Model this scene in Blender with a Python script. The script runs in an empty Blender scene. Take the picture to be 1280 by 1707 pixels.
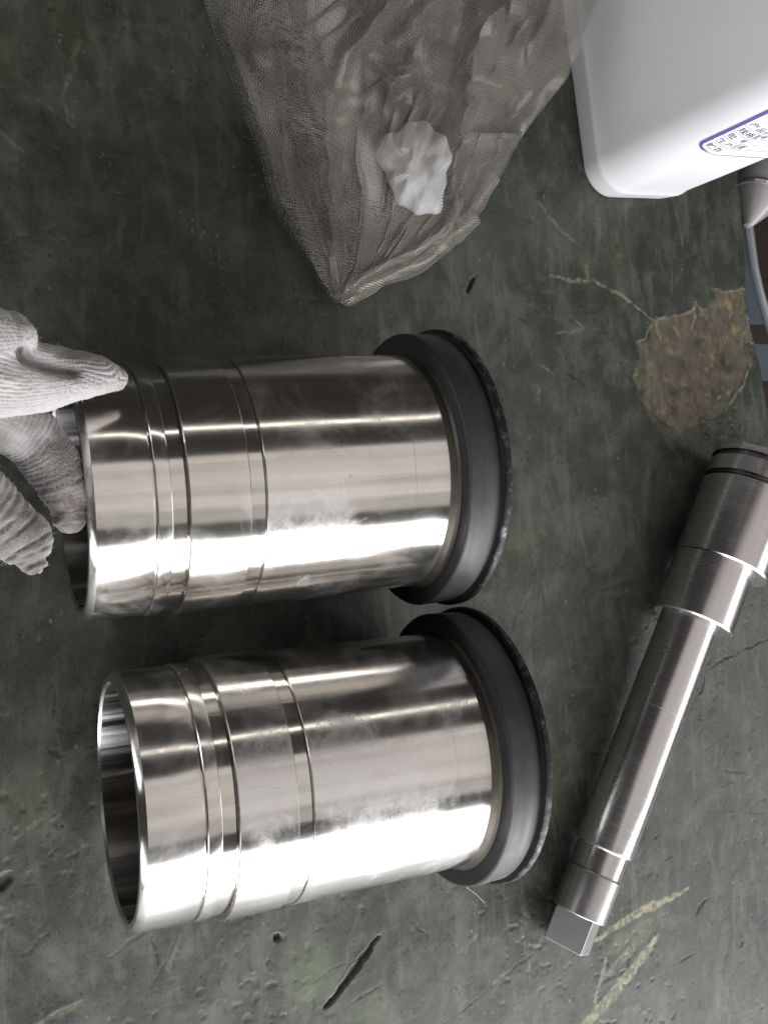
import bpy, bmesh, math, random
import numpy as np
from mathutils import Vector, Matrix

random.seed(7)
S = bpy.context.scene
COL = S.collection

# ------------------------------------------------------------------ camera
F_PX, THETA, CAM_H, ROLL = 1581.657, 0.52141, 0.51568, 0.06409
fwd = np.array([0, math.sin(THETA), -math.cos(THETA)])
_u = np.array([0, math.cos(THETA), math.sin(THETA)])
_r = np.array([1.0, 0, 0])
UU = math.cos(ROLL) * _u + math.sin(ROLL) * _r
RR = -math.sin(ROLL) * _u + math.cos(ROLL) * _r
OO = np.array([0, 0, CAM_H])
cam = bpy.data.cameras.new('camera')
cam.sensor_fit = 'HORIZONTAL'
cam.sensor_width = 36
cam.lens = 36 * F_PX / 1280
cam.clip_start = 0.01
cam.clip_end = 50
camo = bpy.data.objects.new('camera', cam)
COL.objects.link(camo)
camo.matrix_world = Matrix(((UU[0], -RR[0], -fwd[0], OO[0]), (UU[1], -RR[1], -fwd[1], OO[1]),
                            (UU[2], -RR[2], -fwd[2], OO[2]), (0, 0, 0, 1)))
S.camera = camo
S.render.resolution_x, S.render.resolution_y = 767, 1024

# ------------------------------------------------------------------ world, lamps, exposure
w = bpy.data.worlds.new('World')
S.world = w
w.use_nodes = True
w.node_tree.nodes['Background'].inputs[0].default_value = (1.0, 0.93, 0.86, 1)
w.node_tree.nodes['Background'].inputs[1].default_value = 0.022


def area(name, loc, target, sx, sy, radiance, col=(1, 1, 1)):
    l = bpy.data.lights.new(name, 'AREA')
    l.shape = 'RECTANGLE'
    l.size, l.size_y = sx, sy
    l.energy = radiance * math.pi * sx * sy
    l.color = col
    o = bpy.data.objects.new(name, l)
    COL.objects.link(o)
    d = Vector(target) - Vector(loc)
    z = -d.normalized()
    y = Vector((0, 1, 0))
    x = y.cross(z).normalized()
    y = z.cross(x)
    m = Matrix((x, y, z)).transposed().to_4x4()
    m.translation = loc
    o.matrix_world = m
    return o


# tall shop window on the right-hand (+X) side, a lamp tube, and added overhead strips that give the steel grey reflections
area('window_light', (1.25, 0.34, 0.50), (0.0, 0.25, 0.05), 1.0, 2.2, 6.9, (0.98, 0.99, 1.0))
area('far_window_light', (0.80, 2.05, 1.00), (0.25, 0.45, 0.0), 1.5, 0.70, 2.9, (0.98, 0.99, 1.0))
area('side_window_light', (0.95, -1.05, 0.34), (0.10, 0.15, 0.05), 0.5, 0.6, 3.0, (0.98, 0.99, 1.0))
area('room_fill_light', (-0.75, -1.8, 0.26), (-0.3, 0.45, 0.10), 1.5, 0.42, 4.8, (0.97, 0.98, 1.0))  # added unseen fill from behind the camera, brightens the jug front
for xc, wd, rad in ((-0.47, 0.15, 0.66), (-0.31, 0.18, 0.54), (-0.09, 0.26, 0.62), (0.14, 0.21, 0.55), (0.36, 0.23, 0.66), (0.66, 0.38, 0.45)):
    area('ceiling_fill_light', (xc, 0.66, 1.35), (xc * 0.6, 0.30, 0.0), wd, 1.6, rad * 0.94, (1.0, 0.945, 0.90))
area('tube_light', (-1.00, 0.75, 1.02), (0, 0.3, 0.05), 0.022, 1.5, 7.5, (1.0, 0.95, 0.88))

S.view_settings.view_transform = 'Standard'
S.view_settings.look = 'None'
S.view_settings.exposure = 0.28
S.view_settings.gamma = 1.0
S.cycles.use_denoising = True
S.cycles.transparent_max_bounces = 24
S.cycles.glossy_bounces = 8
S.cycles.sample_clamp_indirect = 6.0


# ------------------------------------------------------------------ helpers
def bp(px, py, z=0.0):
    """point of the place at height z that the photograph shows at (px, py)"""
    px = np.asarray(px, float); py = np.asarray(py, float); z = np.asarray(z, float)
    d = fwd + UU * ((px - 640) / F_PX)[..., None] + RR * ((py - 853.5) / F_PX)[..., None]
    return OO + d * ((z - CAM_H) / d[..., 2])[..., None]


def bp1(px, py, z=0.0):
    return np.array(bp(np.array([px]), np.array([py]), np.array([z]))[0])


RNG = np.random.RandomState(3)
LAT = RNG.rand(512, 512)


def vnoise(x, y, seed=0):
    x = x + seed * 37.31; y = y + seed * 91.7
    xi = np.floor(x).astype(int); yi = np.floor(y).astype(int)
    fx = x - xi; fy = y - yi
    fx = fx * fx * (3 - 2 * fx); fy = fy * fy * (3 - 2 * fy)
    a = LAT[xi % 512, yi % 512]; b = LAT[(xi + 1) % 512, yi % 512]
    c = LAT[xi % 512, (yi + 1) % 512]; d = LAT[(xi + 1) % 512, (yi + 1) % 512]
    return (a * (1 - fx) + b * fx) * (1 - fy) + (c * (1 - fx) + d * fx) * fy


def fbm(x, y, seed=0, oct=4):
    s = 0; a = 0.5
    for i in range(oct):
        s = s + a * vnoise(x * 2 ** i, y * 2 ** i, seed + i * 5)
        a *= 0.5
    return s / (1 - 0.5 ** oct)


def sstep(a, b, x):
    t = np.clip((x - a) / (b - a), 0, 1)
    return t * t * (3 - 2 * t)


def polydist(x, y, pts):
    """distance to a polyline and 0..1 position along it"""
    best = np.full(x.shape, 1e9); tt = np.zeros(x.shape)
    n = len(pts) - 1
    for i in range(n):
        ax, ay = pts[i]; bx, by = pts[i + 1]
        dx, dy = bx - ax, by - ay
        t = np.clip(((x - ax) * dx + (y - ay) * dy) / (dx * dx + dy * dy + 1e-12), 0, 1)
        d = np.hypot(x - ax - t * dx, y - ay - t * dy)
        m = d < best
        best = np.where(m, d, best); tt = np.where(m, (i + t) / n, tt)
    return best, tt


def inpoly(x, y, pts):
    ins = np.zeros(x.shape, bool)
    n = len(pts)
    for i in range(n):
        x1, y1 = pts[i]; x2, y2 = pts[(i + 1) % n]
        c = ((y1 > y) != (y2 > y)) & (x < (x2 - x1) * (y - y1) / (y2 - y1 + 1e-15) + x1)
        ins ^= c
    return ins


def mesh_np(name, verts, quads, mat=None, parent=None, smooth=True, uv=None, attrs=None):
    verts = np.asarray(verts, np.float32); quads = np.asarray(quads, np.int32)
    me = bpy.data.meshes.new(name)
    me.vertices.add(len(verts)); me.vertices.foreach_set('co', verts.ravel())
    k = quads.shape[1]
    me.loops.add(quads.size); me.loops.foreach_set('vertex_index', quads.ravel())
    me.polygons.add(len(quads))
    me.polygons.foreach_set('loop_start', np.arange(0, quads.size, k, dtype=np.int32))
    me.polygons.foreach_set('loop_total', np.full(len(quads), k, np.int32))
    me.update(calc_edges=True)
    if uv is not None:
        l = me.uv_layers.new(name='UVMap')
        l.data.foreach_set('uv', np.asarray(uv, np.float32)[quads.ravel()].ravel())
    for an, av in (attrs or {}).items():
        a = me.attributes.new(an, 'FLOAT', 'POINT')
        a.data.foreach_set('value', np.asarray(av, np.float32).ravel())
    me.validate()
    me.polygons.foreach_set('use_smooth', np.full(len(me.polygons), smooth))
    o = bpy.data.objects.new(name, me)
    COL.objects.link(o)
    if mat: me.materials.append(mat)
    if parent: o.parent = parent
    return o


def gridquads(nu, nv, wrap_u=False):
    iu = np.arange(nu if wrap_u else nu - 1); iv = np.arange(nv - 1)
    a, b = np.meshgrid(iu, iv, indexing='ij')
    a = a.ravel(); b = b.ravel(); a2 = (a + 1) % nu
    return np.stack([a * nv + b, a2 * nv + b, a2 * nv + b + 1, a * nv + b + 1], -1)


def revolve(name, prof, mat, parent, seg=160, off=(0, 0), sharp=28, jit=None):
    """surface of revolution about local Z from (z, r) points; sharp corners keep their edge"""
    prof = [tuple(p) for p in prof]
    th = np.linspace(0, 2 * math.pi, seg, endpoint=False)
    z = np.array([p[0] for p in prof]); r = np.array([p[1] for p in prof])
    RRr = np.repeat(r[None], seg, 0)
    ZZ = np.repeat(z[None], seg, 0)
    if jit is not None:
        RRr, ZZ = jit(th[:, None], ZZ, RRr)
    X = np.cos(th)[:, None] * RRr + off[0]; Y = np.sin(th)[:, None] * RRr + off[1]
    o = mesh_np(name, np.stack([X, Y, ZZ], -1).reshape(-1, 3), gridquads(seg, len(prof), True), mat, parent)
    o.data.set_sharp_from_angle(angle=math.radians(sharp))
    return o


def empty(name, loc=(0, 0, 0), label=None, cat=None, group=None):
    o = bpy.data.objects.new(name, None)
    o.empty_display_size = 0.02
    COL.objects.link(o); o.location = loc
    tag(o, label, cat, group)
    return o


def tag(o, label=None, cat=None, group=None, kind=None):
    if label: o['label'] = label
    if cat: o['category'] = cat
    if group: o['group'] = group
    if kind: o['kind'] = kind
    return o


class NT:
    def __init__(self, name):
        self.m = bpy.data.materials.new(name); self.m.use_nodes = True
        self.t = self.m.node_tree; self.n = self.t.nodes; self.l = self.t.links
        self.b = self.n['Principled BSDF']; self.out = self.n['Material Output']

    def set(self, **k):
        for a, v in k.items():
            a = a.replace('_', ' ')
            self.put(self.b.inputs[a], v)
        return self

    def put(self, sock, v):
        if hasattr(v, 'is_linked') or isinstance(v, bpy.types.NodeSocket): self.l.new(v, sock)
        elif isinstance(v, tuple) and len(v) == 3 and sock.type == 'RGBA': sock.default_value = (*v, 1)
        else: sock.default_value = v

    def node(self, typ, **k):
        x = self.n.new(typ)
        for a, v in k.items(): setattr(x, a, v)
        return x

    def coord(self, kind='Object', scale=(1, 1, 1), rot=(0, 0, 0)):
        c = self.node('ShaderNodeTexCoord'); m = self.node('ShaderNodeMapping')
        m.inputs['Scale'].default_value = scale; m.inputs['Rotation'].default_value = rot
        self.l.new(c.outputs[kind], m.inputs[0]); return m.outputs[0]

    def noise(self, vec, scale=5, detail=4, rough=0.55, dist=0):
        x = self.node('ShaderNodeTexNoise')
        self.l.new(vec, x.inputs['Vector']); x.inputs['Scale'].default_value = scale
        x.inputs['Detail'].default_value = detail; x.inputs['Roughness'].default_value = rough
        x.inputs['Distortion'].default_value = dist
        return x.outputs['Fac']

    def ramp(self, v, lo, hi, a=0.0, b=1.0):
        x = self.node('ShaderNodeMapRange'); x.clamp = True
        self.put(x.inputs[0], v)
        for i, q in zip((1, 2, 3, 4), (lo, hi, a, b)): x.inputs[i].default_value = q
        return x.outputs[0]

    def math(self, op, a, b=0.0, c=None):
        x = self.node('ShaderNodeMath', operation=op)
        self.put(x.inputs[0], a); self.put(x.inputs[1], b)
        if c is not None: self.put(x.inputs[2], c)
        return x.outputs[0]

    def mix(self, f, a, b):
        x = self.node('ShaderNodeMix', data_type='RGBA')
        self.put(x.inputs[0], f); self.put(x.inputs[6], a); self.put(x.inputs[7], b)
        return x.outputs[2]

    def attr(self, name):
        x = self.node('ShaderNodeAttribute', attribute_name=name); return x.outputs['Fac']

    def bump(self, h, strength=0.3, dist=0.001, normal=None):
        x = self.node('ShaderNodeBump'); x.inputs['Strength'].default_value = strength
        x.inputs['Distance'].default_value = dist
        self.put(x.inputs['Height'], h)
        if normal is not None: self.put(x.inputs['Normal'], normal)
        return x.outputs[0]

    def sepz(self, vec):
        x = self.node('ShaderNodeSeparateXYZ'); self.l.new(vec, x.inputs[0]); return x.outputs


# ------------------------------------------------------------------ materials
def mat_table():
    t = NT('worn_green_mat')
    o = t.coord()
    big = t.noise(o, 9, 5, 0.6, 0.4)
    mid = t.noise(o, 38, 5, 0.65)
    fine = t.noise(o, 420, 3, 0.6)
    streak = t.noise(t.coord(scale=(22, 95, 1)), 1.0, 5, 0.62, 0.6)
    spots = t.noise(o, 130, 3, 0.6)
    c = t.mix(t.ramp(big, 0.33, 0.68), (0.025, 0.0295, 0.0235), (0.066, 0.0735, 0.060))
    c = t.mix(t.ramp(mid, 0.47, 0.68, 0, 0.7), c, (0.116, 0.123, 0.098))
    c = t.mix(t.ramp(streak, 0.53, 0.70, 0, 0.7), c, (0.145, 0.150, 0.122))
    c = t.mix(t.ramp(streak, 0.44, 0.28, 0, 0.6), c, (0.020, 0.026, 0.021))
    c = t.mix(t.ramp(spots, 0.66, 0.74, 0, 0.5), c, (0.030, 0.032, 0.028))
    vb = t.noise(o, 17, 8, 0.72, 1.0)
    c = t.mix(t.ramp(vb, 0.51, 0.60, 0, 0.42), c, (0.150, 0.160, 0.124))
    c = t.mix(t.ramp(vb, 0.46, 0.38, 0, 0.45), c, (0.020, 0.024, 0.019))
    grain = t.noise(o, 900, 2, 0.5)
    c = t.mix(t.ramp(grain, 0.35, 0.65, 0.0, 0.22), c, (0.150, 0.155, 0.130))
    for rz, sc, th, k, colr in ((0.5, (34, 900, 1), 0.735, 0.55, (0.018, 0.019, 0.016)), (2.2, (40, 1000, 1), 0.745, 0.5, (0.21, 0.21, 0.165)),
                                (1.2, (60, 800, 1), 0.75, 0.6, (0.016, 0.017, 0.014))):
        mp = t.node('ShaderNodeMapping'); mp.inputs['Rotation'].default_value = (0, 0, rz)
        tc = t.node('ShaderNodeTexCoord'); t.l.new(tc.outputs['Object'], mp.inputs[0])
        mp2 = t.node('ShaderNodeMapping'); mp2.inputs['Scale'].default_value = sc; t.l.new(mp.outputs[0], mp2.inputs[0])
        sc_n = t.noise(mp2.outputs[0], 1.0, 2, 0.5, 0.3)
        c = t.mix(t.ramp(sc_n, th, th + 0.05, 0, k), c, colr)
    vo = t.node('ShaderNodeTexVoronoi', feature='F1'); t.l.new(o, vo.inputs['Vector']); vo.inputs['Scale'].default_value = 170
    sp = t.math('MULTIPLY', t.ramp(vo.outputs['Distance'], 0.20, 0.10), t.ramp(t.noise(o, 60, 3, 0.6), 0.52, 0.60))
    c = t.mix(t.math('MULTIPLY', sp, 0.8), c, (0.014, 0.014, 0.012))
    vo2 = t.node('ShaderNodeTexVoronoi', feature='F1'); t.l.new(t.coord(scale=(1, 1.6, 1)), vo2.inputs['Vector']); vo2.inputs['Scale'].default_value = 95
    sp2 = t.math('MULTIPLY', t.ramp(vo2.outputs['Distance'], 0.16, 0.08), t.ramp(t.noise(o, 33, 3, 0.6), 0.54, 0.62))
    c = t.mix(t.math('MULTIPLY', sp2, 0.7), c, (0.23, 0.235, 0.19))
    # green / yellow blotches, pale scuffs, brown bared patch, dark cuts
    c = t.mix(t.math('MULTIPLY', t.attr('green'), t.ramp(mid, 0.3, 0.65, 0.45, 1)), c, (0.150, 0.185, 0.095))
    br1 = t.noise(t.coord(scale=(70, 150, 1)), 1.0, 6, 0.7, 0.5)
    bro = t.mix(t.ramp(br1, 0.35, 0.62), (0.105, 0.092, 0.070), (0.215, 0.186, 0.140))
    bro = t.mix(t.ramp(t.noise(o, 85, 5, 0.65), 0.55, 0.66, 0, 0.85), bro, (0.36, 0.28, 0.17))
    bro = t.mix(t.ramp(t.noise(o, 48, 3, 0.5), 0.46, 0.34, 0, 0.9), bro, (0.055, 0.060, 0.045))
    c = t.mix(t.attr('brown'), c, bro)
    c = t.mix(t.math('MULTIPLY', t.attr('pale'), t.ramp(t.noise(o, 240, 4, 0.7), 0.30, 0.60, 0.35, 1)), c, (0.46, 0.42, 0.29))
    c = t.mix(t.attr('dark'), c, (0.012, 0.012, 0.011))
    hs = t.node('ShaderNodeHueSaturation'); hs.inputs['Value'].default_value = 0.70; hs.inputs['Saturation'].default_value = 1.08
    t.l.new(c, hs.inputs['Color']); c = hs.outputs[0]
    t.set(Base_Color=c, Specular_IOR_Level=0.32,
          Roughness=t.ramp(mid, 0.3, 0.75, 0.36, 0.52))
    n = t.bump(t.noise(o, 300, 6, 0.75), 0.18, 0.0005)
    n = t.bump(fine, 0.16, 0.0003, n)
    t.set(Normal=n)
    return t.m


def mat_steel(name, base=(0.70, 0.672, 0.635), rough=0.165, stain=1.0, aniso=0.65, patches=()):
    t = NT(name)
    o = t.coord()
    turn = t.noise(t.coord(scale=(6, 6, 1500)), 1.0, 3, 0.6)
    turn2 = t.noise(t.coord(scale=(9, 9, 420)), 1.0, 3, 0.6)
    along = t.noise(t.coord(scale=(260, 260, 5)), 1.0, 3, 0.6)
    smear = t.noise(o, 20, 6, 0.62, 1.2)
    smear2 = t.noise(o, 110, 8, 0.75, 0.8)
    film = t.ramp(smear, 0.48, 0.80, 0, 1)
    film = t.math('MULTIPLY', film, t.ramp(smear2, 0.30, 0.62, 0.15, 1.0))
    film = t.math('MULTIPLY', film, stain)
    if patches:
        pos = t.node('ShaderNodeNewGeometry').outputs['Position']
        acc = None
        for cx, cy, cz, rad in patches:
            vd = t.node('ShaderNodeVectorMath', operation='DISTANCE')
            t.l.new(pos, vd.inputs[0]); vd.inputs[1].default_value = (cx, cy, cz)
            dd = t.math('ADD', vd.outputs['Value'], t.math('MULTIPLY', t.math('SUBTRACT', t.noise(o, 45, 5, 0.6, 0.5), 0.5), rad * 1.5))
            mk = t.ramp(dd, rad * 1.05, rad * 0.80)
            acc = mk if acc is None else t.math('MAXIMUM', acc, mk)
        acc = t.math('MULTIPLY', acc, t.ramp(smear2, 0.32, 0.66, 0.25, 1.0))
        film = t.math('MAXIMUM', film, acc)
    c = t.mix(t.ramp(smear, 0.30, 0.48, 0.30 * stain, 0), base, (0.52, 0.44, 0.33))
    c = t.mix(t.math('MULTIPLY', film, 0.42), c, (0.66, 0.65, 0.665))
    lw = t.noise(t.coord(scale=(130, 130, 3.5)), 1.0, 4, 0.6)  # lengthwise reflection streaks painted into the steel colour
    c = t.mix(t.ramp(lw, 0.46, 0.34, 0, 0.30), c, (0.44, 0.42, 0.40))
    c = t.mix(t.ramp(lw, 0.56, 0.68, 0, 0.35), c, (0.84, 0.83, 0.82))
    scr = t.noise(t.coord(scale=(700, 700, 30), rot=(0.35, 0.2, 0.0)), 1.0, 2, 0.5)
    c = t.mix(t.ramp(scr, 0.74, 0.80, 0, 0.55 * min(1, stain)), c, (0.30, 0.28, 0.26))
    speck = t.ramp(t.noise(o, 330, 3, 0.6), 0.70, 0.76, 0, 0.75 * stain)
    speck = t.math('MULTIPLY', speck, t.ramp(smear, 0.5, 0.62))
    c = t.mix(speck, c, (0.16, 0.12, 0.08))
    rg = t.math('ADD', t.ramp(turn2, 0.3, 0.7, rough * 0.92, rough * 1.08), t.math('MULTIPLY', film, 0.16))
    t.set(Base_Color=c, Metallic=t.ramp(film, 0.0, 1.0, 0.97, 0.62), Roughness=rg, Anisotropic=aniso, Anisotropic_Rotation=0.25)
    tg = t.node('ShaderNodeTangent', direction_type='RADIAL', axis='Z')
    t.l.new(tg.outputs[0], t.b.inputs['Tangent'])
    n = t.bump(turn, 0.022, 0.0002)
    n = t.bump(along, 0.005, 0.0003, n)
    n = t.bump(smear2, 0.004, 0.0004, n)
    t.set(Normal=n)
    return t.m


def mat_bore():
    # honed bore: lengthwise reflection bands painted as light and dark streaks in the steel
    t = NT('honed_bore_steel')
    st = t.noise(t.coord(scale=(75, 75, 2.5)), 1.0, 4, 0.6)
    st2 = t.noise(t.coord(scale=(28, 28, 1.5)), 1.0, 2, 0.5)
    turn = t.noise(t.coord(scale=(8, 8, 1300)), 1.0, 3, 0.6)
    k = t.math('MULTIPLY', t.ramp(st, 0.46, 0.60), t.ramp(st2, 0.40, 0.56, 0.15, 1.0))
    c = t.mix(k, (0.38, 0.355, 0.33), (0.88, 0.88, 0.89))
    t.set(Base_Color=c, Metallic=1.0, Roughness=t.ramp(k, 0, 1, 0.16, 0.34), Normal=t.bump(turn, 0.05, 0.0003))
    return t.m


def mat_dark(name, a=(0.030, 0.030, 0.031), b=(0.060, 0.060, 0.062), rough=0.5, metal=0.6):
    t = NT(name)
    o = t.coord()
    turn = t.noise(t.coord(scale=(8, 8, 900)), 1.0, 4, 0.6)
    c = t.mix(t.ramp(t.noise(o, 45, 5, 0.65), 0.35, 0.7), a, b)
    c = t.mix(t.ramp(t.noise(o, 400, 3, 0.6), 0.68, 0.76, 0, 0.6), c, (0.16, 0.16, 0.16))
    t.set(Base_Color=c, Metallic=metal, Roughness=t.ramp(turn, 0.3, 0.7, rough * 0.85, rough * 1.15), Anisotropic=0.4)
    tg = t.node('ShaderNodeTangent', direction_type='RADIAL', axis='Z')
    t.l.new(tg.outputs[0], t.b.inputs['Tangent'])
    t.set(Normal=t.bump(turn, 0.08, 0.0004, t.bump(t.noise(o, 300, 4, 0.7), 0.12, 0.0003)))
    return t.m


def mat_lip():
    t = NT('chipped_lip_metal')
    o = t.coord()
    n1 = t.noise(o, 170, 5, 0.7)
    c = t.mix(t.ramp(n1, 0.50, 0.80), (0.026, 0.026, 0.027), (0.20, 0.20, 0.20))
    t.set(Base_Color=c, Metallic=0.8, Roughness=t.ramp(n1, 0.4, 0.6, 0.5, 0.35), Normal=t.bump(n1, 0.35, 0.0005))
    return t.m


def mat_plain(name, col, rough=0.5, metal=0.0, nscale=40, var=0.12, bump=0.1, **k):
    t = NT(name)
    o = t.coord()
    n = t.noise(o, nscale, 5, 0.6)
    lo = tuple(x * (1 - var) for x in col); hi = tuple(min(1, x * (1 + var)) for x in col)
    t.set(Base_Color=t.mix(n, lo, hi), Roughness=t.ramp(n, 0.3, 0.7, rough * 0.9, rough * 1.1), Metallic=metal,
          Normal=t.bump(t.noise(o, nscale * 8, 4, 0.6), bump, 0.0004), **k)
    return t.m


def mat_net(name='nylon_net', pitch=0.00148, width=0.112):
    t = NT(name)
    uv = t.node('ShaderNodeUVMap', uv_map='UVMap').outputs[0]
    wob = t.node('ShaderNodeTexNoise'); t.l.new(uv, wob.inputs['Vector'])
    wob.inputs['Scale'].default_value = 60; wob.inputs['Detail'].default_value = 3
    sub = t.node('ShaderNodeVectorMath', operation='MULTIPLY_ADD')
    t.l.new(wob.outputs['Color'], sub.inputs[0]); sub.inputs[1].default_value = (0.0022, 0.0022, 0); t.l.new(uv, sub.inputs[2])
    s = t.sepz(sub.outputs[0])
    u = t.math('DIVIDE', s[0], pitch); v = t.math('DIVIDE', s[1], pitch)
    du = t.math('ABSOLUTE', t.math('SUBTRACT', t.math('FRACT', u), 0.5))
    dv = t.math('ABSOLUTE', t.math('SUBTRACT', t.math('FRACT', v), 0.5))
    mu = t.math('LESS_THAN', du, width); mv = t.math('LESS_THAN', dv, width)
    par = t.math('MODULO', t.math('ABSOLUTE', t.math('ADD', t.math('FLOOR', u), t.math('FLOOR', v))), 2.0)
    hu = t.math('MULTIPLY', t.math('SUBTRACT', 1.0, t.math('MULTIPLY', du, 1.0 / width)), mu)
    hv = t.math('MULTIPLY', t.math('SUBTRACT', 1.0, t.math('MULTIPLY', dv, 1.0 / width)), mv)
    h = t.math('MAXIMUM', t.math('MULTIPLY', hu, t.math('ADD', 0.55, t.math('MULTIPLY', par, 0.45))),
               t.math('MULTIPLY', hv, t.math('SUBTRACT', 1.0, t.math('MULTIPLY', par, 0.45))))
    al = t.math('MAXIMUM', mu, mv)
    ob = t.coord()
    c = t.mix(t.ramp(t.noise(ob, 24, 4, 0.6), 0.35, 0.65), (0.37, 0.34, 0.30), (0.64, 0.595, 0.53))
    t.set(Base_Color=c, Roughness=0.30, Specular_IOR_Level=0.9, Metallic=0.7,
          Normal=t.bump(h, 0.9, 0.0006), Alpha=t.math('MULTIPLY', al, 0.92))
    return t.m


def mat_glove():
    t = NT('knitted_cotton')
    o = t.coord()
    n = t.noise(o, 55, 4, 0.6); f = t.noise(o, 900, 4, 0.7)
    dirt = t.ramp(t.noise(o, 45, 6, 0.7), 0.48, 0.66, 0, 0.75)
    c = t.mix(n, (0.31, 0.295, 0.29), (0.47, 0.45, 0.45))
    c = t.mix(dirt, c, (0.27, 0.235, 0.22))
    c = t.mix(t.math('MULTIPLY', t.attr('soil_shade'), 0.9), c, (0.12, 0.11, 0.105))  # fingers darker than the thumb: dirt plus shade painted into the colour
    c = t.mix(t.ramp(t.attr('knit'), 0.55, 0.0, 0, 0.9), c, (0.12, 0.085, 0.085))  # shade between knit rows and in the thumb crease, painted dark
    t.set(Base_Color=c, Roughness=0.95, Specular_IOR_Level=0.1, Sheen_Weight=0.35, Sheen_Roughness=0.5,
          Normal=t.bump(f, 0.6, 0.0006))
    return t.m


M_TABLE = mat_table()
P1 = [(*bp1(500, 840, 0.123), 0.026), (*bp1(500, 955, 0.10), 0.008)]
P2 = [(*bp1(455, 1310, 0.123), 0.024), (*bp1(640, 1345, 0.120), 0.034), (*bp1(560, 1300, 0.123), 0.026)]
M_STEEL = mat_steel('turned_steel', patches=P1)
M_STEEL2 = mat_steel('turned_steel_smeared', (0.69, 0.665, 0.635), 0.18, 1.1, patches=P2)
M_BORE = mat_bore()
M_GROOVE = mat_steel('groove_steel', (0.67, 0.64, 0.60), 0.14, 0.6)
M_FILLET = mat_dark('tarnished_fillet', (0.055, 0.048, 0.038), (0.10, 0.088, 0.07), 0.4, 0.6)
M_FLANGE = mat_dark('blackened_flange', (0.034, 0.034, 0.035), (0.052, 0.052, 0.053), 0.5, 0.4)
M_BAND = mat_dark('dark_turned_band', (0.042, 0.042, 0.043), (0.064, 0.064, 0.066), 0.46, 0.5)
M_LIP = mat_lip()
M_SHAFT = mat_steel('ground_shaft_steel', (0.56, 0.54, 0.535), 0.26, 0.25, 0.5)
M_SHAFTD = mat_steel('dull_shaft_steel', (0.40, 0.385, 0.38), 0.36, 0.5, 0.3)
M_TANG = mat_plain('dull_milled_steel', (0.30, 0.29, 0.29), 0.42, 0.85, 60, 0.15, 0.1)
M_RING = mat_steel('dark_ring_groove_steel', (0.11, 0.105, 0.10), 0.35, 0.3)
M_RUBBER = mat_plain('black_rubber', (0.014, 0.014, 0.014), 0.45)
def mat_jug():
    t = NT('white_polyethylene')
    o = t.coord()
    c = t.mix(t.ramp(t.noise(o, 26, 6, 0.7, 0.5), 0.52, 0.75, 0, 0.16), (0.66, 0.65, 0.675), (0.48, 0.53, 0.52))
    c = t.mix(t.ramp(t.noise(t.coord(scale=(160, 160, 14)), 1.0, 4, 0.6), 0.66, 0.76, 0, 0.12), c, (0.45, 0.44, 0.43))
    t.set(Base_Color=c, Roughness=0.36, Normal=t.bump(t.noise(o, 24, 4, 0.6), 0.10, 0.003))
    return t.m


M_JUG = mat_jug()
M_NET = mat_net()
M_HEM = mat_net('nylon_net_hem', 0.0015, 0.19)
M_PAPER = mat_plain('white_tissue', (0.84, 0.83, 0.85), 0.85, 0, 60, 0.03, 0.2)
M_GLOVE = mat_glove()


def frame_to(o, P, a, spin=0.0):
    """stand an object's local Z along axis a at point P"""
    z = Vector(a).normalized()
    x = Vector((0, 0, 1)).cross(z).normalized() * -1
    y = z.cross(x)
    m = Matrix((x, y, z)).transposed().to_4x4()
    m = m @ Matrix.Rotation(spin, 4, 'Z')
    m.translation = Vector(P)
    o.matrix_world = m


# ------------------------------------------------------------------ workbench top
def px_poly(pts):
    return [tuple(bp1(x, y)[:2]) for x, y in pts]


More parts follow.
